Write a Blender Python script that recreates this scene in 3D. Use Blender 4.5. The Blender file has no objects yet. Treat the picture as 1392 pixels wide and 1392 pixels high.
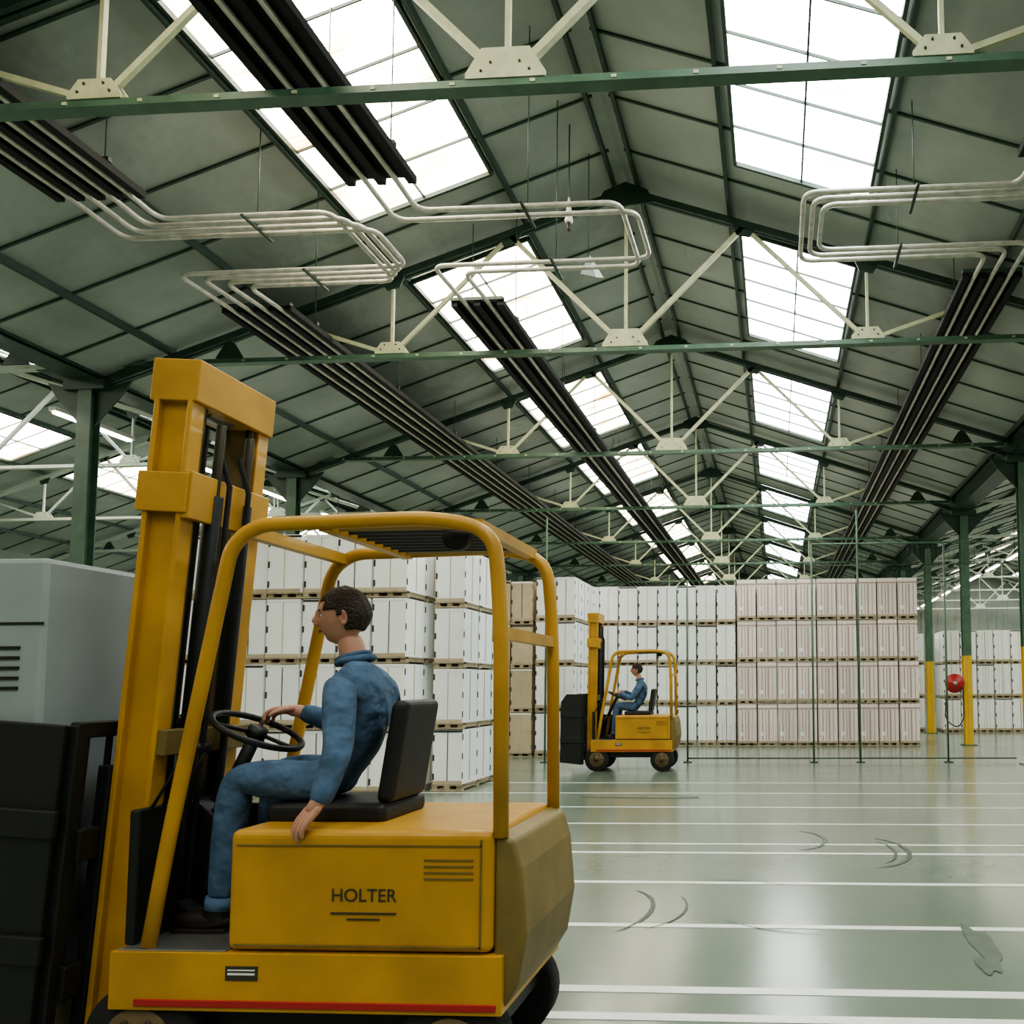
import bpy, bmesh, math, random
from mathutils import Vector, Matrix
random.seed(4)
R=math.radians
scene=bpy.context.scene
COL=scene.collection

# ---------------------------------------------------------------- materials
def mat(name, col, rough=.5, metal=0., noise=0., nscale=5., bump=0., bscale=40., island=0., emis=None, estr=0., coat=0., bdist=.02):
    m=bpy.data.materials.new(name); m.use_nodes=True
    nt=m.node_tree; b=nt.nodes['Principled BSDF']
    b.inputs['Base Color'].default_value=(*col,1); b.inputs['Roughness'].default_value=rough
    b.inputs['Metallic'].default_value=metal
    if coat: b.inputs['Coat Weight'].default_value=coat
    if noise or island:
        mx=nt.nodes.new('ShaderNodeHueSaturation'); mx.inputs['Color'].default_value=(*col,1)
        add=nt.nodes.new('ShaderNodeMath'); add.operation='ADD'; add.inputs[0].default_value=1; add.inputs[1].default_value=0
        if noise:
            tc=nt.nodes.new('ShaderNodeTexCoord'); n=nt.nodes.new('ShaderNodeTexNoise')
            n.inputs['Scale'].default_value=nscale; n.inputs['Detail'].default_value=6
            nt.links.new(tc.outputs['Object'],n.inputs['Vector'])
            mr=nt.nodes.new('ShaderNodeMapRange'); mr.inputs[1].default_value=.25; mr.inputs[2].default_value=.75
            mr.inputs[3].default_value=1-noise; mr.inputs[4].default_value=1+noise
            nt.links.new(n.outputs['Fac'],mr.inputs[0]); nt.links.new(mr.outputs[0],add.inputs[0])
        if island:
            g=nt.nodes.new('ShaderNodeNewGeometry'); mr2=nt.nodes.new('ShaderNodeMapRange')
            mr2.inputs[3].default_value=-island; mr2.inputs[4].default_value=island
            nt.links.new(g.outputs['Random Per Island'],mr2.inputs[0]); nt.links.new(mr2.outputs[0],add.inputs[1])
        nt.links.new(add.outputs[0],mx.inputs['Value']); nt.links.new(mx.outputs[0],b.inputs['Base Color'])
    if bump:
        tc=nt.nodes.new('ShaderNodeTexCoord'); n=nt.nodes.new('ShaderNodeTexNoise'); n.inputs['Scale'].default_value=bscale
        nt.links.new(tc.outputs['Object'],n.inputs['Vector'])
        bp=nt.nodes.new('ShaderNodeBump'); bp.inputs['Strength'].default_value=bump; bp.inputs['Distance'].default_value=bdist
        nt.links.new(n.outputs['Fac'],bp.inputs['Height']); nt.links.new(bp.outputs[0],b.inputs['Normal'])
    if emis:
        b.inputs['Emission Color'].default_value=(*emis,1); b.inputs['Emission Strength'].default_value=estr
    return m

M={}
M['dgreen']=mat('dark_green_steel',(.028,.056,.040),.45,noise=.3,nscale=6)
M['green']=mat('green_painted_steel',(.080,.15,.10),.4,noise=.25,nscale=5)
M['cream']=mat('cream_painted_steel',(.50,.51,.33),.55,noise=.18,nscale=8)
M['white_st']=mat('white_painted_steel',(.52,.56,.49),.5,noise=.1)
M['bolt']=mat('bolt_dark',(.08,.07,.05),.5,metal=.5)
M['black']=mat('black_paint',(.010,.011,.010),.5)
M['panel']=mat('heater_panel_black',(.004,.004,.004),.7)
M['pipe']=mat('grey_pipe',(.56,.53,.47),.38,metal=.2,noise=.25,nscale=9)
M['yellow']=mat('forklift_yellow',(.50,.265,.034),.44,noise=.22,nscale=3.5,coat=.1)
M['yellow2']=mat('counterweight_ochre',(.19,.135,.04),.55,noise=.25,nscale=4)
M['byellow']=mat('post_yellow',(.68,.43,.045),.45,noise=.1)
M['red']=mat('red_paint',(.40,.03,.03),.4)
M['rubber']=mat('tyre_rubber',(.015,.015,.014),.8,bump=.3)
M['rim']=mat('wheel_rim',(.14,.095,.04),.5,noise=.2)
M['steel']=mat('worn_steel',(.4,.4,.38),.35,metal=.8,noise=.2)
M['denim']=mat('blue_coverall',(.07,.125,.215),.85,noise=.3,nscale=9,bump=.9,bscale=11,bdist=.04)
M['skin']=mat('skin',(.50,.26,.18),.5,noise=.08,nscale=20)
M['lip']=mat('lips',(.38,.15,.11),.5)
M['hair']=mat('dark_hair',(.030,.016,.009),.6,bump=.9,bscale=90)
M['eye']=mat('eye_white',(.75,.73,.68),.25)
M['iris']=mat('iris',(.03,.02,.012),.2)
M['shoe']=mat('shoe_leather',(.02,.014,.01),.5)
M['vinyl']=mat('seat_vinyl',(.012,.013,.016),.5,bump=.1)
M['carton']=mat('white_carton',(.89,.91,.91),.55,noise=.05,nscale=3,island=.07)
M['cartonp']=mat('pinkish_carton',(.84,.75,.70),.55,noise=.05,nscale=3,island=.10)
M['cartonb']=mat('beige_carton',(.50,.42,.30),.6,noise=.1,island=.12)
M['stripe']=mat('carton_rose_strip',(.48,.35,.32),.6)
M['dark']=mat('carton_dark_edge',(.05,.045,.04),.7)
M['wood']=mat('pallet_wood',(.36,.30,.21),.8,noise=.3,nscale=12)
M['line']=mat('floor_line_paint',(.82,.84,.80),.35,noise=.10,nscale=3)
M['skid']=mat('rubber_skid',(.08,.10,.08),.5,noise=.3,nscale=20)
M['stain']=mat('floor_stain_and_patch',(.12,.15,.12),.35,noise=.3,nscale=8)
M['wall']=mat('wall_cladding',(.22,.25,.22),.7,noise=.15,nscale=1)
M['appl']=mat('appliance_enamel',(.31,.345,.345),.35,noise=.05)
M['tube']=mat('fluorescent_tube',(.9,.9,.8),.5,emis=(1,.97,.80),estr=16)
M['lampw']=mat('lamp_white',(.8,.8,.78),.5)

SKY=16.
def sky_mat(key,stain,clean,p0,p1):
    m=bpy.data.materials.new(key); m.use_nodes=True; nt=m.node_tree; b=nt.nodes['Principled BSDF']
    tc=nt.nodes.new('ShaderNodeTexCoord'); n=nt.nodes.new('ShaderNodeTexNoise'); n.inputs['Scale'].default_value=1.3; n.inputs['Detail'].default_value=5
    mp=nt.nodes.new('ShaderNodeMapping'); mp.inputs['Scale'].default_value=(.7,2.2,1)
    nt.links.new(tc.outputs['Object'],mp.inputs[0]); nt.links.new(mp.outputs[0],n.inputs['Vector'])
    cr=nt.nodes.new('ShaderNodeValToRGB')
    cr.color_ramp.elements[0].position=p0; cr.color_ramp.elements[0].color=(*stain,1)
    cr.color_ramp.elements[1].position=p1; cr.color_ramp.elements[1].color=(*clean,1)
    nt.links.new(n.outputs['Fac'],cr.inputs[0])
    w=nt.nodes.new('ShaderNodeTexWave'); w.bands_direction='Y'; w.inputs['Scale'].default_value=4.2; w.inputs['Distortion'].default_value=.6
    nt.links.new(tc.outputs['Object'],w.inputs['Vector'])
    mr=nt.nodes.new('ShaderNodeMapRange'); mr.inputs[3].default_value=SKY*.6; mr.inputs[4].default_value=SKY
    nt.links.new(w.outputs['Fac'],mr.inputs[0])
    b.inputs['Base Color'].default_value=(.7,.7,.65,1)
    nt.links.new(cr.outputs[0],b.inputs['Emission Color']); nt.links.new(mr.outputs[0],b.inputs['Emission Strength'])
    return m
M['skyL']=sky_mat('translucent_rooflight_aged',(.50,.30,.10),(1,.93,.76),.32,.5)
M['skyR']=sky_mat('translucent_rooflight',(.50,.52,.46),(.94,1,.96),.30,.5)

def roof_mat():
    m=bpy.data.materials.new('roof_sheeting'); m.use_nodes=True; nt=m.node_tree; b=nt.nodes['Principled BSDF']
    tc=nt.nodes.new('ShaderNodeTexCoord'); n=nt.nodes.new('ShaderNodeTexNoise'); n.inputs['Scale'].default_value=.5; n.inputs['Detail'].default_value=8
    nt.links.new(tc.outputs['Object'],n.inputs['Vector'])
    cr=nt.nodes.new('ShaderNodeValToRGB')
    cr.color_ramp.elements[0].position=.3; cr.color_ramp.elements[0].color=(.215,.243,.215,1)
    cr.color_ramp.elements[1].position=.65; cr.color_ramp.elements[1].color=(.375,.41,.37,1)
    nt.links.new(n.outputs['Fac'],cr.inputs[0]); nt.links.new(cr.outputs[0],b.inputs['Base Color'])
    b.inputs['Roughness'].default_value=.42
    n2=nt.nodes.new('ShaderNodeTexNoise'); n2.inputs['Scale'].default_value=2.5
    nt.links.new(tc.outputs['Object'],n2.inputs['Vector'])
    bp=nt.nodes.new('ShaderNodeBump'); bp.inputs['Strength'].default_value=.6; bp.inputs['Distance'].default_value=.06
    nt.links.new(n2.outputs['Fac'],bp.inputs['Height']); nt.links.new(bp.outputs[0],b.inputs['Normal'])
    return m
M['roof']=roof_mat()

def floor_mat():
    m=bpy.data.materials.new('painted_concrete_floor'); m.use_nodes=True; nt=m.node_tree; b=nt.nodes['Principled BSDF']
    tc=nt.nodes.new('ShaderNodeTexCoord'); n=nt.nodes.new('ShaderNodeTexNoise'); n.inputs['Scale'].default_value=.35; n.inputs['Detail'].default_value=8; n.inputs['Roughness'].default_value=.55
    nt.links.new(tc.outputs['Object'],n.inputs['Vector'])
    cr=nt.nodes.new('ShaderNodeValToRGB')
    cr.color_ramp.elements[0].position=.3; cr.color_ramp.elements[0].color=(.145,.190,.150,1)
    cr.color_ramp.elements[1].position=.7; cr.color_ramp.elements[1].color=(.20,.25,.20,1)
    nt.links.new(n.outputs['Fac'],cr.inputs[0]); nt.links.new(cr.outputs[0],b.inputs['Base Color'])
    mr=nt.nodes.new('ShaderNodeMapRange'); mr.inputs[3].default_value=.15; mr.inputs[4].default_value=.29
    n3=nt.nodes.new('ShaderNodeTexNoise'); n3.inputs['Scale'].default_value=1.2; n3.inputs['Detail'].default_value=6
    nt.links.new(tc.outputs['Object'],n3.inputs['Vector']); nt.links.new(n3.outputs['Fac'],mr.inputs[0]); nt.links.new(mr.outputs[0],b.inputs['Roughness'])
    b.inputs['Coat Weight'].default_value=.3; b.inputs['Coat Roughness'].default_value=.18
    n2=nt.nodes.new('ShaderNodeTexNoise'); n2.inputs['Scale'].default_value=7
    nt.links.new(tc.outputs['Object'],n2.inputs['Vector'])
    bp=nt.nodes.new('ShaderNodeBump'); bp.inputs['Strength'].default_value=.05; bp.inputs['Distance'].default_value=.02
    nt.links.new(n2.outputs['Fac'],bp.inputs['Height']); nt.links.new(bp.outputs[0],b.inputs['Normal'])
    return m
M['floor']=floor_mat()

# ---------------------------------------------------------------- mesh builder
class MB:
    def __init__(s): s.v=[];s.f=[];s.m=[];s.sm=[];s.mats=[];s.T=Matrix.Identity(4)
    def mi(s,k):
        if k not in s.mats: s.mats.append(k)
        return s.mats.index(k)
    def add(s,vs,fs,k,smooth=False):
        o=len(s.v); s.v+= [tuple(s.T@Vector(p)) for p in vs]
        i=s.mi(k)
        for f in fs: s.f.append([a+o for a in f]); s.m.append(i); s.sm.append(smooth)
    def box(s,x0,x1,y0,y1,z0,z1,k):
        vs=[(x0,y0,z0),(x1,y0,z0),(x1,y1,z0),(x0,y1,z0),(x0,y0,z1),(x1,y0,z1),(x1,y1,z1),(x0,y1,z1)]
        s.add(vs,[(3,2,1,0),(4,5,6,7),(0,1,5,4),(1,2,6,5),(2,3,7,6),(3,0,4,7)],k)
    def beam(s,a,b,w,h,k,up=(0,0,1)):
        a=Vector(a);b=Vector(b);d=(b-a).normalized();u=Vector(up)
        if abs(d.dot(u))>.98: u=Vector((0,1,0))
        r=d.cross(u).normalized();u=r.cross(d).normalized()
        vs=[]
        for p in (a,b):
            for sx,sz in ((-1,-1),(1,-1),(1,1),(-1,1)): vs.append(p+r*sx*w/2+u*sz*h/2)
        s.add(vs,[(3,2,1,0),(4,5,6,7),(0,1,5,4),(1,2,6,5),(2,3,7,6),(3,0,4,7)],k)
    def prism(s,pts,off,k):
        n=len(pts);o=Vector(off);vs=[Vector(p) for p in pts]+[Vector(p)+o for p in pts]
        fs=[tuple(range(n))[::-1],tuple(range(n,2*n))]+[(i,(i+1)%n,n+(i+1)%n,n+i) for i in range(n)]
        s.add(vs,fs,k)
    def tube(s,pts,r,k,n=8,closed=False):
        pts=[Vector(p) for p in pts]; N=len(pts); vs=[];prev=None
        rs=r if isinstance(r,(list,tuple)) else [r]*N
        for i,p in enumerate(pts):
            if closed: t=(pts[(i+1)%N]-pts[i-1]).normalized()
            else: t=(pts[min(i+1,N-1)]-pts[max(i-1,0)]).normalized()
            if prev is None:
                u=Vector((0,0,1)) if abs(t.z)<.9 else Vector((0,1,0))
                u=(u-t*u.dot(t)).normalized()
            else:
                u=(prev-t*prev.dot(t)).normalized()
            prev=u; w=t.cross(u)
            for j in range(n):
                a=2*math.pi*j/n; vs.append(p+(u*math.cos(a)+w*math.sin(a))*rs[i])
        fs=[]
        for i in range(N if closed else N-1):
            i2=(i+1)%N
            for j in range(n): fs.append((i*n+j,i*n+(j+1)%n,i2*n+(j+1)%n,i2*n+j))
        if not closed: fs+= [tuple(range(n))[::-1],tuple(range((N-1)*n,N*n))]
        s.add(vs,fs,k,True)
    def cyl(s,a,b,r,k,n=16): s.tube([a,b],r,k,n)
    def ell(s,c,rad,k,seg=16,rings=10):
        vs=[];fs=[]
        for i in range(rings+1):
            ph=math.pi*i/rings
            for j in range(seg):
                th=2*math.pi*j/seg
                vs.append((c[0]+rad[0]*math.sin(ph)*math.cos(th),c[1]+rad[1]*math.sin(ph)*math.sin(th),c[2]+rad[2]*math.cos(ph)))
        for i in range(rings):
            for j in range(seg): fs.append((i*seg+j,(i+1)*seg+j,(i+1)*seg+(j+1)%seg,i*seg+(j+1)%seg))
        s.add(vs,fs,k,True)
    def done(s,name,parent=None,bevel=0,loc=None,segs=2):
        me=bpy.data.meshes.new(name); me.from_pydata(s.v,[],s.f)
        for k in s.mats: me.materials.append(M[k])
        me.polygons.foreach_set('material_index',s.m); me.polygons.foreach_set('use_smooth',s.sm); me.update()
        ob=bpy.data.objects.new(name,me); COL.objects.link(ob)
        if parent: ob.parent=parent
        if loc: ob.location=loc
        if bevel:
            b=ob.modifiers.new('bev','BEVEL'); b.width=bevel; b.segments=segs; b.limit_method='ANGLE'; b.angle_limit=R(40)
        return ob

def fillet(pts,r,n=6):
    pts=[Vector(p) for p in pts]; out=[pts[0]]
    for i in range(1,len(pts)-1):
        a,b,c=pts[i-1],pts[i],pts[i+1]; d1=(a-b).normalized(); d2=(c-b).normalized()
        rr=min(r,(a-b).length*.49,(c-b).length*.49)
        p0=b+d1*rr;p1=b+d2*rr
        for j in range(n+1):
            t=j/n; out.append(p0*(1-t)**2+b*2*t*(1-t)+p1*t*t)
    out.append(pts[-1]); return out
def empty(name,loc=(0,0,0),parent=None):
    e=bpy.data.objects.new(name,None); COL.objects.link(e); e.location=loc; e.parent=parent; return e

# ---------------------------------------------------------------- building
HL,HR=7.65,6.72; SL=.345; RZ=8.5; CX=-2.0; CH=6.1
XV0,XV1=CX-HL,CX+HR
BAYS=[(CX,HL,HR),(XV0-HR,HL,HR),(XV1+HL,HL,HR)]
def rz(u): return RZ-SL*abs(u)
TR=[5.76+4.87*i for i in range(-3,10)]
Y0,Y1=-11.0,50.4
XL,XR=XV0-HR-HL,XV1+HL+HR

b=MB(); b.box(XL-.2,XR+.2,Y0-.2,Y1+.2,-.2,0,'floor'); b.done('floor')
b=MB(); b.box(XL,XR,Y1,Y1+.2,0,RZ+.3,'wall')
for i in range(int((XR-XL)/.5)): b.box(XL+i*.5,XL+i*.5+.08,Y1-.04,Y1,0,5.9,'wall')
b.done('wall_back')
b=MB(); b.box(XL,XR,Y0-.2,Y0,0,RZ+.3,'wall'); b.done('wall_front')
b=MB(); b.box(XL-.2,XL,Y0,Y1,0,6.2,'wall'); b.done('wall_left')
b=MB(); b.box(XR,XR+.2,Y0,Y1,0,6.3,'wall'); b.done('wall_right')

for cx,hl,hr in BAYS:
    b=MB()
    for s,HW in ((-1,hl),(1,hr)):
        a=(cx,Y0,RZ);e=(cx+s*HW,Y0,rz(HW))
        b.prism([a,e,(e[0],Y0,e[2]+.08),(a[0],Y0,a[2]+.08)],(0,Y1-Y0,0),'roof')
        for u in (.16,1.42,3.26,4.85,6.45):
            z=rz(u)-.05; b.beam((cx+s*u,Y0,z),(cx+s*u,Y1,z),.045,.09,'dgreen')
        y=Y0+.5
        while y<Y1:
            b.beam((cx+s*.1,y,rz(.1)-.012),(cx+s*HW,y,rz(HW)-.012),.028,.026,'dgreen')
            y+=.974
    b.done('ceiling')

wn=0
for cx,hl,hr in BAYS:
    for i in range(len(TR)-1):
        ya=TR[i]+.40; yb=TR[i+1]-1.1
        for s in (-1,1):
            wn+=1; b=MB()
            u0,u1=(1.5,3.2) if s<0 else (1.56,3.18); dz=.03
            P=lambda u,y,d=dz:(cx+s*u,y,rz(u)-d)
            b.add([P(u0,ya),P(u1,ya),P(u1,yb),P(u0,yb)],[(0,1,2,3)],'skyL' if s<0 else 'skyR')
            for u in (u0,u1): b.beam(P(u,ya,.05),P(u,yb,.05),.04,.06,'dgreen')
            for y in (ya,yb): b.beam(P(u0,y,.05),P(u1,y,.05),.04,.06,'dgreen')
            um=(u0+u1)/2; b.beam(P(um,ya,.045),P(um,yb,.045),.022,.03,'dgreen')
            nb=5
            for j in range(1,nb):
                y=ya+(yb-ya)*j/nb; b.beam(P(u0,y,.045),P(u1,y,.045),.014,.03,'dgreen')
            b.done('window_%d'%wn)

def truss(cx,hl,hr,y,web='cream'):
    b=MB(); yy=y
    ch='dgreen' if web=='cream' else 'white_st'; bc='green' if web=='cream' else 'white_st'
    for s,HW in ((-1,hl),(1,hr)):
        for dy in (-.035,.035):
            b.beam((cx,yy+dy,RZ-.2),(cx+s*HW,yy+dy,rz(HW)-.13),.045,.09,ch)
        n0=Vector((cx,yy,CH)); n1=Vector((cx+s*3.27,yy,CH))
        r1=Vector((cx+s*1.62,yy,rz(1.62)-.2)); r2=Vector((cx+s*3.27,yy,rz(3.27)-.2)); r3=Vector((cx+s*4.85,yy,rz(4.85)-.2))
        b.beam(n0,r1,.06,.06,web); b.beam(n1,r1,.04,.05,web); b.beam(n1,r2,.035,.045,web); b.beam(n1,r3,.04,.05,web)
        b.beam((cx+s*5.6,yy,CH),(cx+s*5.6,yy,rz(5.6)-.15),.04,.04,'dgreen')
        b.beam((cx+s*(HW-.8),yy,CH-.02),(cx+s*(HW-.1),yy,CH-.3),.05,.1,'dgreen')
        for u in (1.62,3.27,4.85):
            z=rz(u)-.2
            b.prism([(cx+s*(u-.18),yy-.03,z+.08),(cx+s*(u+.18),yy-.03,z-.0),(cx+s*(u+.08),yy-.03,z-.16),(cx+s*(u-.1),yy-.03,z-.12)],(0,.02,0),'dgreen')
        b.prism([(cx+s*5.4,yy-.03,CH+.02),(cx+s*5.8,yy-.03,CH+.02),(cx+s*5.66,yy-.03,CH+.24),(cx+s*5.54,yy-.03,CH+.24)],(0,.03,0),'dgreen')
    b.beam((cx,yy,CH),(cx,yy,RZ-.2),.04,.04,web)
    for dy in (-.03,.03): b.beam((cx-hl,yy+dy,CH-.03),(cx+hr,yy+dy,CH-.03),.04,.06,bc)
    b.beam((cx-hl,yy,CH-.06),(cx+hr,yy,CH-.06),.12,.012,bc)
    x=cx-hl+.4
    while x<cx+hr:
        b.box(x,x+.04,yy-.06,yy-.05,CH-.045,CH-.02,'cream'); x+=.62
    for u,w,h in ((0,.31,.24),(-3.27,.22,.16),(3.27,.22,.16)):
        for dy in (-.06,.045):
            b.prism([(cx+u-w,yy+dy,CH),(cx+u+w,yy+dy,CH),(cx+u+w,yy+dy,CH+.04),(cx+u+w*.6,yy+dy,CH+h),(cx+u-w*.6,yy+dy,CH+h),(cx+u-w,yy+dy,CH+.04)],(0,.015,0),web)
        for bx in (-.6,.6):
            b.cyl((cx+u+bx*w,yy-.07,CH+.055),(cx+u+bx*w,yy-.05,CH+.055),.010,'bolt',8)
            b.cyl((cx+u+bx*w*.6,yy-.07,CH+.12),(cx+u+bx*w*.6,yy-.05,CH+.12),.010,'bolt',8)
    b.prism([(cx-.4,yy-.06,RZ-.38),(cx,yy-.06,RZ-.42),(cx+.4,yy-.06,RZ-.38),(cx+.3,yy-.06,RZ-.2),(cx,yy-.06,RZ-.08),(cx-.3,yy-.06,RZ-.2)],(0,.02,0),'dgreen')
    return b.done('roof_truss')
for y in TR:
    truss(*BAYS[0],y)
    if y>0:
        truss(*BAYS[1],y,'white_st'); truss(*BAYS[2],y,'white_st')

for x in (XV0,XV1):
    right=x>0
    for y in TR:
        if y<0: continue
        b=MB(); zt=5.7
        for lo,hi,k in [(0,2.2,'byellow' if right else 'green'),(2.2,zt,'green')]:
            b.box(x-.1,x+.1,y-.09,y-.075,lo,hi,k); b.box(x-.1,x+.1,y+.075,y+.09,lo,hi,k); b.box(x-.01,x+.01,y-.075,y+.075,lo,hi,k)
        b.box(x-.17,x+.17,y-.17,y+.17,0,.02,'green')
        b.box(x-.3,x+.3,y-.12,y+.12,zt,zt+.14,'dgreen')
        for s in (-1,1):
            b.prism([(x+s*.1,y-.02,zt),(x+s*.62,y-.02,zt+.14),(x+s*.5,y-.02,zt-.05),(x+s*.1,y-.02,zt-.5)],(0,.03,0),'dgreen')
        b.done('steel_column')
    b=MB(); b.box(x-.2,x+.2,Y0,Y1,5.84,5.88,'dgreen'); b.box(x-.2,x-.17,Y0,Y1,5.86,6.32,'dgreen'); b.box(x+.17,x+.2,Y0,Y1,5.86,6.32,'dgreen')
    b.done('valley_gutter_beam')

# ---------------------------------------------------------------- radiant heaters with pipe loops
def heater(xc,zc,n,loop,far,W=.62,yB=9.75):
    b=MB()
    yA=7.27; l1,l2=7.78,8.85
    def panel(y0,y1):
        b.box(xc-W/2,xc+W/2,y0,y1,zc+.035,zc+.06,'panel')
        for i in range(n+1):
            x=xc-W/2+i*W/n; b.box(x-.04,x+.04,y0,y1,zc-.03,zc+.04,'panel')
        y=y0+.6
        while y<y1:
            b.box(xc-W/2-.03,xc+W/2+.03,y,y+.05,zc+.06,zc+.1,'dgreen')
            for s in (-1,1): b.cyl((xc+s*W/2,y,zc+.05),(xc+s*W/2,y,rz(xc+s*W/2-CX)-.03),.006,'dgreen',6)
            y+=2.37
        b.box(xc-W/2-.04,xc+W/2+.04,y0-.03,y0+.04,zc+.03,zc+.07,'dgreen')
    panel(Y0+3,yA); panel(yB,far)
    dx=loop; sg=1 if dx>0 else -1
    for i in range(n):
        t=i-(n-1)/2; x=xc+t*W/n
        o=t*(.11 if n>2 else .16)*sg
        pts=[(x,Y0+3,zc),(x,yA,zc),(x,l1-o,zc-.03),(xc+dx-o*.9,l1-o,zc-.03),(xc+dx-o*.9,l2+o,zc-.03),(x,l2+o,zc-.03),(x,yB,zc),(x,far,zc)]
        b.tube(fillet(pts,.16,5),.026,'pipe',8)
    for yy in (l1,l2):
        xs=xc+dx*.55
        b.box(xs-.015,xs+.015,yy-.25,yy+.25,zc-.08,zc-.06,'dgreen')
        b.cyl((xs,yy,zc-.07),(xs,yy,rz(xs-CX)-.02),.006,'dgreen',6)
    return b.done('radiant_heater')
heater(-3.74,6.36,2,2.3,46,.60)
heater(-6.58,6.33,4,2.28,46,.84,9.65)
heater(2.62,6.36,3,-2.2,46,.62,9.5)

b=MB()
for x,z in ((-10.75,5.62),(7.0,5.2)):
    y=6.4
    while y<46:
        b.box(x-.06,x+.06,y,y+1.5,z+.04,z+.1,'lampw'); b.cyl((x-.025,y+.05,z+.02),(x-.025,y+1.45,z+.02),.019,'tube',8); b.cyl((x+.025,y+.05,z+.02),(x+.025,y+1.45,z+.02),.019,'tube',8)
        b.cyl((x,y+.7,z+.1),(x,y+.7,6.25),.008,'dgreen',6)
        y+=2.4
b.done('fluorescent_lights')

b=MB()
b.cyl((-2.45,9.3,7.0),(-2.45,9.3,8.35),.008,'dgreen',6)
b.tube([(-2.45,9.3,7.42),(-2.45,9.3,7.12),(-2.45,9.3,7.1)],[.010,.05,.04],'lampw',14)
b.cyl((-2.45,9.3,7.1),(-2.45,9.3,7.0),.025,'bolt',10)
b.done('pendant_cone_lamp')
b=MB()
b.cyl((-2.35,9.9,6.95),(-2.35,9.9,8.38),.006,'dgreen',6)
b.prism([(-2.35,9.9,7.02),(-2.44,9.85,6.75),(-2.24,9.85,6.70)],(0,.03,0),'appl')
b.prism([(-2.34,9.9,7.02),(-2.24,9.85,6.70),(-2.18,9.98,6.76)],(0.01,.01,0),'lampw')
b.done('hanging_deflector')

# ---------------------------------------------------------------- floor lines, marks
b=MB()
for y,w in ((3.76,.08),(4.09,.085),(5.16,.07),(6.27,.07),(7.37,.065),(7.78,.055),(8.9,.05),(10.1,.045),(11.4,.045),(12.6,.045)):
    b.box(CX-HL+.6,XV1-.4,y-w/2,y+w/2,.0005,.003,'line')
b.done('floor_marking_lines')
b=MB()
def ribbon(pts,w,z=.004,k='skid'):
    P=[Vector((p[0],p[1],z)) for p in pts]; n=len(P); vs=[]
    for i in range(n):
        t=(P[min(i+1,n-1)]-P[max(i-1,0)]).normalized(); r=Vector((-t.y,t.x,0))
        ww=w*(.2+.8*math.sin(math.pi*(i+.3)/(n-.4)))
        vs+= [P[i]+r*ww/2,P[i]-r*ww/2]
    b.add(vs,[(2*i,2*i+1,2*i+3,2*i+2) for i in range(n-1)],k)
def arc(cx,cy,rx,ry,a0,a1,n=18): return [(cx+rx*math.cos(R(a0+(a1-a0)*i/n)),cy+ry*math.sin(R(a0+(a1-a0)*i/n))) for i in range(n+1)]
ribbon(arc(.12,8.0,.34,.5,-80,75),.045)
ribbon(arc(.72,7.5,.45,.7,-80,60),.045)
ribbon(arc(.75,7.5,.30,.6,-60,50),.03)
ribbon(arc(-1.15,5.5,.3,.55,-60,70),.035)
ribbon(arc(-.95,5.55,.33,.5,-70,40),.02)
ribbon(arc(-.4,6.1,.5,.25,20,120),.016)
ribbon(arc(.4,5.5,.8,.5,200,260),.014)
b.done('tyre_skid_marks')
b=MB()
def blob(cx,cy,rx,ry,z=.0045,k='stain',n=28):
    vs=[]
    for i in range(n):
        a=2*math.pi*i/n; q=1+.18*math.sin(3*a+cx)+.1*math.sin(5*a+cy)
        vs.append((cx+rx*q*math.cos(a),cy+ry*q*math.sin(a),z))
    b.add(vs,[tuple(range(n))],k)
blob(1.17,4.85,.07,.38); blob(1.1,4.5,.05,.12,.005); blob(-1.75,11.0,.75,.12,.005)  # two stains, then a long flat dark patch in the same colour
b.done('floor_stains_and_patch')

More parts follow.
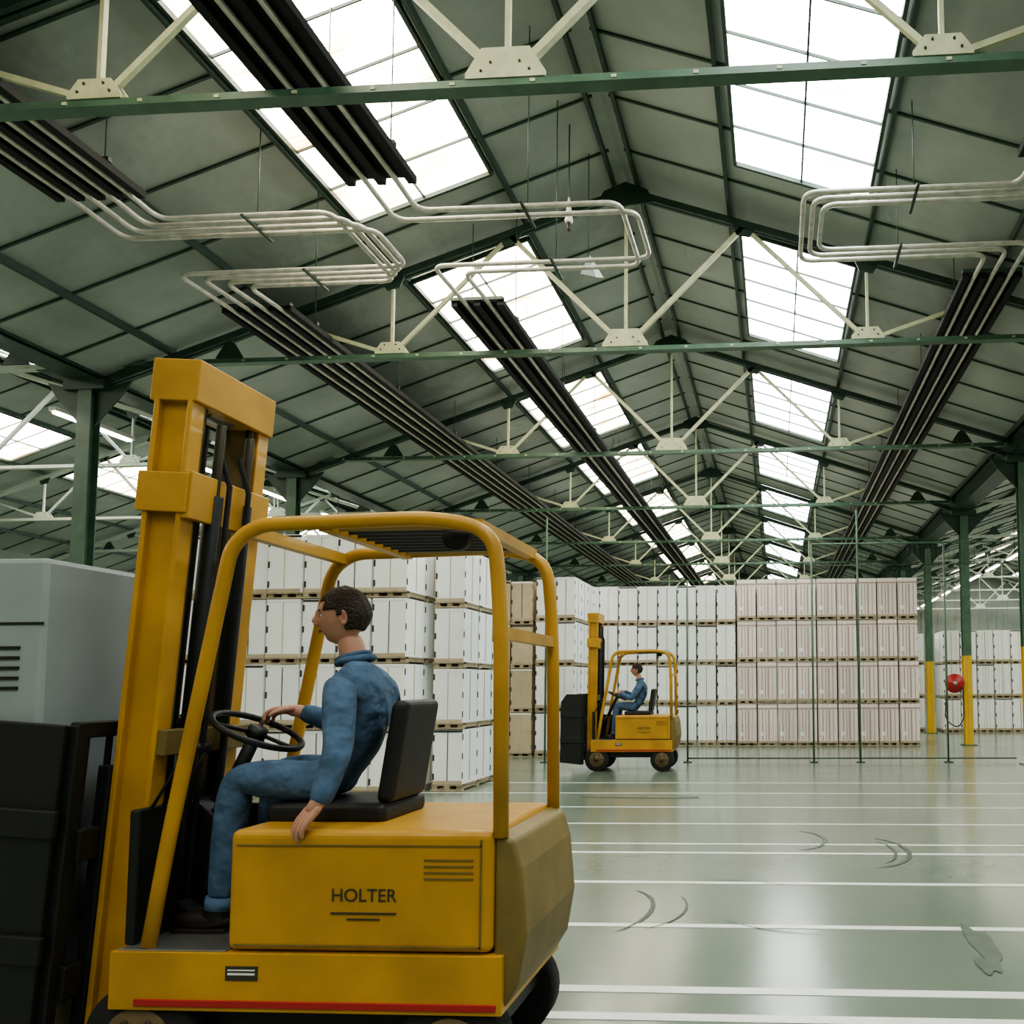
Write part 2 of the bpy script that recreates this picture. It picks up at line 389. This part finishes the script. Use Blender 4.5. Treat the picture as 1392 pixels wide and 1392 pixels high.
# ---------------------------------------------------------------- carton stacks
def stack(name,x0,y0,nx,ny,nz,bw,bd,bh,k,strip=None,jit=.012,pal=.09):
    b=MB()
    for j in range(ny):
        for i in range(nx):
            for t in range(nz):
                z=t*(bh+pal); x=x0+i*bw; y=y0+j*bd
                g=.016; dx=random.uniform(-jit,jit)*.5; dy=random.uniform(-jit,jit)*2
                xa,xb=x+g+dx,x+bw-g+dx; ya,yb=y+g+dy,y+bd-g+dy
                za=z+pal
                b.box(xa,xb,ya,yb,za,za+bh-.01,k)
                if j==0 or i==nx-1 or i==0:
                    for q in (0,.5,1):
                        px=x+.01+q*(bw-.1); b.box(px,px+.08,y+.02,y+bd-.02,z+.02,z+pal-.02,'wood')
                    b.box(x,x+bw,y+.005+dy,y+.09+dy,z+pal-.022,z+pal-.002,'wood'); b.box(x,x+bw,y+.005,y+.09,z,z+.02,'wood')
                    b.box(x+.01,x+bw-.01,y+.09,y+bd-.01,z+pal-.02,z+pal-.004,'wood')
                    if i==nx-1: b.box(x+bw-.09,x+bw,y,y+bd,z+pal-.022,z+pal-.003,'wood')
                if j==0:
                    if strip:
                        for q,w in ((.05,.008),(.24,.012),(.42,.005),(.58,.020),(.80,.008)):
                            b.box(xa+(xb-xa)*q-w,xa+(xb-xa)*q+w,ya-.006,ya+.002,za+.05,za+bh-.16,strip if w>.007 else 'dark')
                        b.box(xa,xb,ya-.007,ya+.002,za+bh-.14,za+bh-.10,strip); b.box(xa,xb,ya-.007,ya+.002,za,za+.04,'cartonb')
                        b.box(xa+.04,xa+.14,ya-.008,ya+.002,za+.16,za+.26,'carton')
                    else:
                        for q in (.08,.42,.78):
                            b.box(xa-.004,xa+.024,ya-.006,ya+.002,za+bh*q,za+bh*q+.09,'dark')
                        b.box(xa+(xb-xa)*.5-.006,xa+(xb-xa)*.5+.006,ya-.004,ya+.002,za+.03,za+bh-.04,'dark' if (i+t)%4==0 else 'cartonb')
                        b.box(xa,xb,ya-.005,ya+.002,za,za+.05,'cartonb'); b.box(xa,xb,ya-.005,ya+.002,za+bh-.05,za+bh-.02,'dark' if (i*7+t)%3==0 else 'carton')
                if i==nx-1:
                    for q in (.1,.45,.8): b.box(xb-.002,xb+.006,ya-.002,ya+.02,za+bh*q,za+bh*q+.09,'dark')
                    b.box(xb-.002,xb+.006,(ya+yb)/2-.01,(ya+yb)/2+.01,za+.03,za+bh-.03,'cartonb')
    return b.done(name)
N='stacked_appliance_cartons'
stack(N,-8.7,10.95,7,2,4,.51,.62,.83,'carton')
stack(N,-5.03,11.6,1,3,4,.47,.6,.80,'carton')
stack(N,-6.25,17.2,2,3,4,.5,.6,.86,'cartonb')
stack(N,-5.2,17.2,2,4,4,.44,.6,.88,'carton')
stack(N,-5.5,20.3,9,3,4,.5,.6,.92,'carton')
stack(N,-.98,20.2,9,4,4,.5,.6,.95,'cartonp',strip='stripe')
stack(N,5.2,25.6,12,2,3,.52,.7,.97,'carton')
stack(N,3.7,26.2,2,2,3,.52,.7,.97,'carton')
stack(N,-17,22.2,9,2,3,.55,.6,.95,'carton')

# ---------------------------------------------------------------- wire mesh fence
b=MB(); yf=15.95; XF=4.58
for x,zt in ((-4.6,4.9),(-1.75,3.6),(.72,4.3),(1.62,4.95),(3.3,4.3)):
    b.cyl((x,yf,0),(x,yf,zt),.020,'green',8); b.box(x-.08,x+.08,yf-.08,yf+.08,0,.015,'dgreen')
b.cyl((.72,yf,4.28),(XF,yf,4.28),.018,'green',8)
b.cyl((.72,yf,3.85),(XF,yf,3.85),.009,'dgreen',6)
b.cyl((-1.75,yf,.08),(XF,yf,.08),.014,'dgreen',8)
x=.8
while x<XF:
    b.cyl((x,yf,.08),(x,yf,3.85),.0014,'dgreen',4); b.cyl((x,yf,3.85),(x,yf,4.28),.003,'dgreen',4); x+=.1
x=-1.7
while x<.7:
    b.cyl((x,yf,.02),(x,yf,.75),.002,'dgreen',4); x+=.08
b.done('wire_mesh_fence')
b=MB(); cx,cy,cz=4.38,20.24,1.52
b.tube([(cx+.18*math.cos(a*math.pi/12),cy,cz+.18*math.sin(a*math.pi/12)) for a in range(24)],.06,'red',10,closed=True)
b.cyl((cx,cy-.06,cz),(cx,cy+.06,cz),.20,'red',24); b.cyl((cx,cy-.09,cz),(cx,cy+.1,cz),.05,'steel',12)
b.cyl((cx-.2,cy-.08,cz),(cx-.2,cy-.05,cz),.02,'red',8)
b.beam((cx,cy+.1,cz),(4.615,cy+.12,cz),.06,.06,'red')
b.tube(fillet([(cx-.2,cy-.05,cz-.05),(cx-.26,cy-.05,cz-.9),(cx+.05,cy-.05,cz-1.1),(cx+.20,cy-.05,cz-.85),(cx+.18,cy-.05,cz-.1)],.3,8),.014,'rubber',8)
b.done('fire_hose_reel')

# ---------------------------------------------------------------- people
def skinmesh(name,verts,edges,radii,k,parent,roots=(0,),sub=2):
    me=bpy.data.meshes.new(name); me.from_pydata([tuple(v) for v in verts],edges,[])
    ob=bpy.data.objects.new(name,me); COL.objects.link(ob); ob.parent=parent
    me.materials.append(M[k])
    sm=ob.modifiers.new('skin','SKIN'); sm.use_smooth_shade=True; sm.branch_smoothing=.6
    if not me.skin_vertices: 
        bm=bmesh.new(); bm.from_mesh(me); bm.verts.layers.skin.verify(); bm.to_mesh(me); bm.free()
    d=me.skin_vertices[0].data
    for i,r in enumerate(radii):
        d[i].radius=r if isinstance(r,tuple) else (r,r); d[i].use_root=(i in roots)
    s=ob.modifiers.new('sub','SUBSURF'); s.levels=sub; s.render_levels=sub
    return ob
def hand(name,parent,W,d,n,thumb,curl=35,arm=None):
    W=Vector(W);d=Vector(d).normalized();n=Vector(n);n=(n-d*n.dot(d)).normalized();s=d.cross(n).normalized()*thumb
    V=[];E=[];Rr=[];roots=[]
    spec=[(.027,.078,.070,.0),(.009,.082,.080,0),(-.009,.079,.074,0),(-.026,.072,.058,0)]
    for i,(o,pl,fl,_) in enumerate(spec):
        st=len(V); roots.append(st)
        p=W+s*o*.55-d*.01; V.append(p);Rr.append(.017)
        p=W+s*o*.85+d*pl*.5; V.append(p);Rr.append(.0155)
        k=W+s*o+d*pl; V.append(k);Rr.append(.0115)
        ang=R(curl*.6); cur=k; segs=(.45,.32,.23); rad=(.0095,.0088,.0072)
        dd=(d+s*o*2.2).normalized()
        for q in range(3):
            dirv=dd*math.cos(ang)-n*math.sin(ang); cur=cur+dirv*fl*segs[q]; V.append(cur);Rr.append(rad[q]); ang+=R(curl*(1,.8,.6)[q])
        for q in range(5): E.append((st+q,st+q+1))
    st=len(V); roots.append(st)
    p0=W+s*.018+d*.015; V.append(p0);Rr.append(.016)
    p1=p0+(s*.7+d*.75-n*.25).normalized()*.035; V.append(p1);Rr.append(.0135)
    p2=p1+(s*.45+d*.85-n*.45).normalized()*.033; V.append(p2);Rr.append(.0105)
    p3=p2+(s*.1+d*.8-n*.7).normalized()*.026; V.append(p3);Rr.append(.0085)
    E+= [(st,st+1),(st+1,st+2),(st+2,st+3)]
    st=len(V); roots.append(st)
    A=Vector(arm); V+= [A+(W-A)*.1,W-(W-A).normalized()*.01,W+d*.045]; Rr+= [.036,.030,.027]; E+= [(st,st+1),(st+1,st+2)]
    return skinmesh(name,V,E,Rr,'skin',parent,roots,1)
def head(parent,c,yaw,tilt=0):
    e=empty('head',c,parent); e.rotation_euler=(0,tilt,yaw)
    def g(a,b): return math.exp(-(a/b)**2)
    bm=bmesh.new(); bmesh.ops.create_icosphere(bm,subdivisions=5,radius=1)
    for v in bm.verts:
        x,y,z=v.co; ox,oy,oz=x,y,z
        f=max(0,-ox)
        X=x*.098;Y=y*.077;Z=z*.118
        if oz<0:
            Y*=1-.30*(-oz)**1.4
            if ox>0: X*=1-.5*(-oz)
        X-= f*.022*g(oy,.16)*g(oz+.13,.16)*(1 if oz<-.05 else .9)
        X-= f*.010*g(oy,.14)*g(oz-.08,.2)
        X+= f*.013*(g(oy-.36,.17)+g(oy+.36,.17))*g(oz-.05,.13)
        X-= f*.005*g(oy,.5)*g(oz-.24,.09)
        X-= f*.006*g(oy,.28)*g(oz+.47,.09)
        X+= f*.004*g(oy,.3)*g(oz+.62,.07)
        X-= f*.013*g(oy,.3)*g(oz+.85,.15)
        v.co=(X,Y,Z)
    me=bpy.data.meshes.new('face'); bm.to_mesh(me); bm.free(); me.materials.append(M['skin'])
    for p in me.polygons:p.use_smooth=True
    o=bpy.data.objects.new('face',me);COL.objects.link(o);o.parent=e
    bm=bmesh.new(); bmesh.ops.create_icosphere(bm,subdivisions=5,radius=1)
    dele=[]
    for v in bm.verts:
        x,y,z=v.co
        hairline=.50 if x<-.25 else (-.05 if x<.05 else -.50)
        if x<-.25 and abs(y)>.62: hairline=.15
        if z<hairline: dele.append(v)
    bmesh.ops.delete(bm,geom=dele,context='VERTS')
    for v in bm.verts:
        x,y,z=v.co; q=1.09+.02*math.sin(13*x+7*z)*math.sin(11*y+3)
        X=x*.098*q+.004;Y=y*.077*q*1.02;Z=z*.118*q
        if z<0:
            if x>0: X*=1-.42*(-z)
            Y*=1-.25*(-z)**1.4
        v.co=(X,Y,Z)
    me=bpy.data.meshes.new('hair'); bm.to_mesh(me); bm.free(); me.materials.append(M['hair'])
    for p in me.polygons:p.use_smooth=True
    o=bpy.data.objects.new('hair',me);COL.objects.link(o);o.parent=e
    sd=o.modifiers.new('s','SOLIDIFY'); sd.thickness=.008; sd.offset=-1
    b=MB()
    for s in (-1,1):
        b.ell((-.0765,s*.028,.006),(.012,.0125,.0095),'eye'); b.ell((-.0875,s*.028,.006),(.0022,.005,.005),'iris')
        b.ell((-.083,s*.029,.0145),(.008,.015,.003),'skin'); b.ell((-.0885,s*.030,.029),(.0035,.016,.0022),'hair')
        b.ell((.006,s*.079,-.005),(.018,.007,.032),'skin'); b.ell((.008,s*.084,-.002),(.009,.003,.018),'lip'); b.ell((.006,s*.081,-.03),(.01,.006,.01),'skin')
        b.ell((-.105,s*.010,-.027),(.010,.007,.006),'skin')
    b.ell((-.0945,0,-.052),(.006,.022,.003),'lip'); b.ell((-.093,0,-.059),(.006,.019,.004),'lip')
    b.done('facial_features',e)
DZ=.03
def driver(P,both=False,yaw=0.):
    e=empty('forklift_driver',(P[0],P[1],P[2]+DZ))
    V=[(.02,0,1.12),(.035,0,1.25),(.055,0,1.38),(.05,0,1.49),(.022,0,1.575),(.008,0,1.61)]
    Rr=[(.155,.13),(.145,.125),(.165,.14),(.14,.115),(.078,.078),(.066,.066)]
    E=[(0,1),(1,2),(2,3),(3,4),(4,5)]
    def chain(root,pts,rads):
        prev=root
        for p,r in zip(pts,rads):
            V.append(p);Rr.append(r);E.append((prev,len(V)-1));prev=len(V)-1
    if both: nl=[(.045,-.175,1.50),(-.02,-.225,1.38),(-.09,-.27,1.25),(-.20,-.23,1.29),(-.325,-.155,1.350)]
    else: nl=[(.05,-.175,1.50),(.075,-.235,1.38),(.105,-.285,1.24),(.095,-.32,1.15),(.068,-.347,1.04)]
    fl=[(.03,.175,1.50),(-.02,.225,1.38),(-.07,.26,1.25),(-.18,.225,1.31),(-.325,.158,1.375)]
    chain(3,nl,[.08,.066,.056,.050,.042]); chain(3,fl,[.08,.066,.056,.050,.042])
    for s in (-1,1):
        chain(0,[(-.06,s*.095,1.095),(-.22,s*.12,1.11),(-.38,s*.14,1.115),(-.405,s*.14,.97),(-.42,s*.14,.78),(-.43,s*.14,.64)],[.095,.088,.072,.066,.06,.054])
    skinmesh('coverall_body',V,E,Rr,'denim',e,(0,),2)
    skinmesh('neck',[(.015,0,1.54),(-.005,0,1.62),(-.025,0,1.70)],[(0,1),(1,2)],[.060,.055,.054],'skin',e,(0,),2)
    b=MB()
    ring=[(.004+.060*math.cos(a*math.pi/10),.060*math.sin(a*math.pi/10),1.60+.016*math.cos(a*math.pi/10)) for a in range(20)]
    b.tube(ring,.010,'denim',8,closed=True)
    b.tube([(.010+.068*math.cos(a*math.pi/10),.068*math.sin(a*math.pi/10),1.583+.014*math.cos(a*math.pi/10)) for a in range(20)],.014,'denim',8,closed=True)
    for s in (-1,1):
        b.tube([(-.427,s*.14,.66),(-.432,s*.14,.615)],[.058,.06],'denim',14)
    b.done('collar_and_cuffs',e)
    head(e,(-.045,0,1.765),yaw,R(-4))
    for s in (-1,1):
        b=MB(); b.ell((-.50,s*.14,.568),(.125,.047,.04),'shoe'); b.ell((-.445,s*.14,.595),(.06,.045,.055),'shoe'); b.box(-.61,-.39,s*.14-.042,s*.14+.042,.527,.545,'shoe')
        b.done('shoe',e,bevel=.006)
    hand('right_hand',e,(-.335,.155,1.378),(-.9,-.15,-.05),(-.1,.25,1),-1,42,(-.18,.225,1.31))
    if both: hand('left_hand',e,(-.335,-.152,1.355),(-.9,.15,-.05),(-.1,-.25,1),1,42,(-.20,-.23,1.29))
    else: hand('left_hand',e,(.064,-.348,1.042),(-.45,-.25,-.62),(-.3,-.75,.6),1,26,(.095,-.32,1.15))
    return e

# ---------------------------------------------------------------- forklift
SY=.82
def forklift(loc,tilt,sx,load,mx):
    e=empty('forklift_truck',loc); e.scale=(1,SY,1)
    b=MB()
    b.box(-.90,.55,-.46,.46,.345,.55,'yellow')
    b.box(-.80,.53,-.468,.468,.360,.385,'red')
    b.box(-.60,.50,-.34,.34,.24,.36,'black')
    b.box(-.88,-.47,-.45,.45,.55,.556,'steel')
    b.box(-.88,-.47,.42,.45,.55,.98,'black')
    b.done('chassis',e,bevel=.012)
    b=MB(); b.box(-.47,.51,-.45,.45,.555,.985,'yellow'); b.done('battery_hood',e,bevel=.03,segs=4)
    b=MB()
    b.box(-.44,.47,-.456,-.449,.575,.580,'yellow2'); b.box(.464,.47,-.456,-.449,.575,.955,'yellow2'); b.box(-.44,.47,-.456,-.449,.93,.935,'yellow2')
    for i in range(4): b.box(.26,.44,-.456,-.449,.88-i*.022,.885-i*.022,'yellow2')
    b.box(-.08,.16,-.4555,-.449,.69,.696,'bolt'); b.box(-.02,.10,-.4555,-.449,.670,.675,'bolt')
    b.box(-.46,-.34,-.464,-.458,.455,.505,'bolt'); b.box(-.45,-.35,-.467,-.463,.475,.482,'lampw'); b.box(-.45,-.35,-.467,-.463,.49,.494,'lampw')
    b.done('hood_details',e)
    cu=bpy.data.curves.new('name_lettering','FONT'); cu.body='HOLTER'; cu.size=.065; cu.extrude=.001; cu.align_x='CENTER'
    to=bpy.data.objects.new('name_lettering',cu); COL.objects.link(to); to.parent=e; to.location=(.04,-.453,.735); to.rotation_euler=(R(90),0,0); cu.materials.append(M['bolt'])
    b=MB()
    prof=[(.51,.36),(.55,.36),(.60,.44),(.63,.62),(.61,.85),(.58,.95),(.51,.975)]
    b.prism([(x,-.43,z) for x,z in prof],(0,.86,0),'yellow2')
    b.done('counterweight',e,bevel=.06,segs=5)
    b=MB()
    b.box(-.89,-.85,-.40,.40,.556,1.05,'black')
    b.prism([(-.85,-.05,.556),(-.80,-.05,.556),(-.76,-.05,.98),(-.85,-.05,1.05)],(0,.1,0),'black')
    b.done('front_cowl',e,bevel=.01)
    wx=sx-.40
    b=MB()
    ax=Vector((-.42,0,-.9)).normalized(); c=Vector((wx,0,1.325))
    b.cyl((wx-.17,0,.96),c,.028,'black',12); b.cyl((-.82,0,.80),(wx-.17,0,.97),.028,'black',12)
    u=Vector((0,1,0)); w=ax.cross(u)
    rim=lambda a,r: c+u*math.cos(a)*r/SY+w*math.sin(a)*r
    b.tube([rim(a*math.pi/16,.175) for a in range(32)],.014,'black',8,closed=True)
    for a in (90,210,330): b.cyl(c+ax*.01,rim(R(a),.17),.009,'black',6)
    b.cyl(c-ax*.015,c+ax*.03,.04,'black',14)
    for i in range(3):
        b.cyl((-.86,-.18-.07*i,1.04),(-.72,-.19-.07*i,1.26),.007,'black',6); b.ell((-.72,-.19-.07*i,1.27),(.018,.018,.022),'black')
    b.beam((-.86,-.1,.66),(-.78,-.1,.60),.09,.012,'rubber')
    b.done('steering_and_levers',e)
    b=MB(); b.box(sx-.24,sx+.24,-.23,.23,.975,1.025+DZ,'vinyl')
    b.prism([(sx+.18,-.19,1.05),(sx+.25,-.19,1.05),(sx+.31,-.19,1.45),(sx+.24,-.19,1.45)],(0,.38,0),'vinyl')
    b.done('seat',e,bevel=.03,segs=4)
    b=MB()
    for s in (-1,1):
        y=s*.42
        pts=fillet([(-.78,y,.56),(-.72,y,.95),(-.52,y,2.04),(-.42,y,2.115),(.26,y,2.13),(.49,y,2.08),(.52,y,1.75),(.53,y,.96)],.20,7)
        b.tube(pts,.028,'yellow',10)
    for x,z in ((-.46,2.09),(-.16,2.11),(.42,2.10),(.51,1.70)): b.beam((x,-.42,z),(x,.42,z),.045,.045,'yellow')
    for i in range(9):
        yy=-.34+i*.085
        b.beam((-.16,yy,2.115),(.42,yy,2.115),.014,.035,'yellow2' if i in(0,8) else 'black')
    b.cyl((.3,-.3,2.075),(.3,-.24,2.075),.05,'black',12)
    b.done('overhead_guard',e)
    T=Matrix.Translation((-.90+mx,0,.3))@Matrix.Rotation(R(tilt),4,'Y')@Matrix.Translation((.86,0,-.3))@Matrix.Diagonal((1,.74,1,1))
    b=MB(); b.T=T
    for s in (-1,1):
        y=s*.34
        b.box(-.96,-.80,y-.012,y+.012,.10,2.66,'yellow')
        for x in (-.96,-.82): b.box(x,x+.022,y-.06,y+.06,.10,2.66,'yellow')
        y=s*.25
        b.box(-.95,-.81,y-.01,y+.01,.14,2.74,'yellow2')
        for x in (-.95,-.835): b.box(x,x+.02,y-.035,y+.035,.14,2.74,'black')
        b.box(-.88,-.86,s*.09-.012,s*.09+.012,.5,2.6,'bolt')
        b.cyl((-.78,s*.15,.2),(-.78,s*.15,2.3),.038,'black',12)
        b.cyl((-.78,s*.15,2.3),(-.78,s*.15,2.6),.022,'bolt',10)
        b.tube([(-.74,s*.10,.6),(-.74,s*.10,2.35),(-.80,s*.10,2.5)],.014,'rubber',6)
    b.box(-.98,-.78,-.40,.40,2.65,2.82,'yellow'); b.box(-.80,-.765,-.40,.40,2.18,2.37,'yellow'); b.box(-.80,-.76,-.39,.39,1.25,1.35,'yellow2'); b.box(-.80,-.76,-.37,.37,.58,.68,'yellow2')
    b.cyl((-.88,-.12,2.69),(-.88,.12,2.69),.06,'steel',14)
    for s in (-1,1):  b.box(-.985,-.775,s*.405-.01,s*.405+.01,2.20,2.36,'yellow')
    b.done('mast',e,bevel=.006)
    T=Matrix.Translation((-.90+mx,0,.3))@Matrix.Rotation(R(tilt),4,'Y')@Matrix.Translation((.86,0,-.3))
    b=MB(); b.T=T
    for z in (.35,.85): b.box(-1.02,-.97,-.42,.42,z,z+.12,'black')
    for s in (-1,1):
        b.box(-1.01,-.96,s*.28-.03,s*.28+.03,.2,1.2,'black')
        b.box(-1.03,-.99,s*.44-.03,s*.44+.03,.12,1.36,'black')
    b.box(-1.03,-.99,-.46,.46,1.31,1.37,'black')
    for i in range(7): b.box(-1.02,-1.0,-.39+i*.13-.012,-.39+i*.13+.012,.4,1.33,'black')
    for s in (-1,1):
        L=1.95 if load else 1.40
        b.prism([(-1.02,s*.475,.12),(-L,s*.475,.16),(-L,s*.475,1.22),(-L+.1,s*.475,1.36),(-1.02,s*.475,1.36)],(0,s*.03,0),'black')
        b.box(-1.4,-1.0,min(s*.50,s*.53),max(s*.50,s*.53),.5,.6,'black'); b.box(-1.4,-1.0,min(s*.50,s*.53),max(s*.50,s*.53),.95,1.05,'black')
    b.done('clamp_carriage',e,bevel=.006)
    b=MB()
    for x,r,w in ((-.80,.215,.17),(.36,.205,.15)):
        for s in (-1,1):
            y0=s*(.45-w); y1=s*.435
            a,c2=(y0,y1)
            b.tube([(x,a,r),(x,a+(c2-a)*.08,r),(x,a+(c2-a)*.92,r),(x,c2,r)],[r*.93,r,r,r*.93],'rubber',28)
            b.tube([(x,c2-s*.002,r),(x,c2+s*.006,r)],[r*.62,r*.6],'rim',24)
            b.cyl((x,c2,r),(x,c2+s*.02,r),r*.25,'bolt',14)
            for q in range(6):
                aa=q*math.pi/3; b.cyl((x+r*.42*math.cos(aa),c2,r+r*.42*math.sin(aa)),(x+r*.42*math.cos(aa),c2+s*.014,r+r*.42*math.sin(aa)),.012,'bolt',6)
    b.cyl((-.80,-.4,.215),(-.80,.4,.215),.05,'black',10); b.cyl((.36,-.4,.205),(.36,.4,.205),.04,'black',10)
    b.done('wheels',e)
    if load:
        b=MB()
        b.box(-2.08,-1.23,-.445,.445,.30,2.0,'appl')
        b.done('load_body',e,bevel=.02)
        b=MB()
        b.box(-2.08,-1.23,-.449,-.445,1.745,1.755,'black')
        for i in range(5): b.box(-1.44,-1.32,-.452,-.444,1.50+i*.038,1.512+i*.038,'black')
        b.box(-2.07,-1.24,-.44,.44,.16,.30,'wood')
        b.done('load_details',e)
    return e
F1=(-1.525,3.25,0); F2=(-2.38,14.6,0)
forklift(F1,4.0,-.22,True,-.10)
driver((F1[0]-.22,F1[1],0),False,R(22))
forklift(F2,0.5,-.10,False,0)
driver((F2[0]-.10,F2[1],0),True,R(5))

# ---------------------------------------------------------------- world, camera
w=bpy.data.worlds.new('World'); scene.world=w; w.use_nodes=True
w.node_tree.nodes['Background'].inputs[0].default_value=(.6,.7,.75,1); w.node_tree.nodes['Background'].inputs[1].default_value=.5
try:
    scene.view_settings.view_transform='AgX'; scene.view_settings.look='AgX - Medium High Contrast'
except Exception as ex: print(ex)
cam=bpy.data.cameras.new('camera'); co=bpy.data.objects.new('camera',cam); COL.objects.link(co)
co.location=(0,0,1.5); cam.sensor_width=36; cam.lens=1100/1392*36
co.rotation_euler=(R(94.0),.006,math.atan(.06))
cam.shift_x=(696-989)/1392; cam.shift_y=(855-696)/1392
cam.clip_start=.05; cam.clip_end=200
scene.camera=co
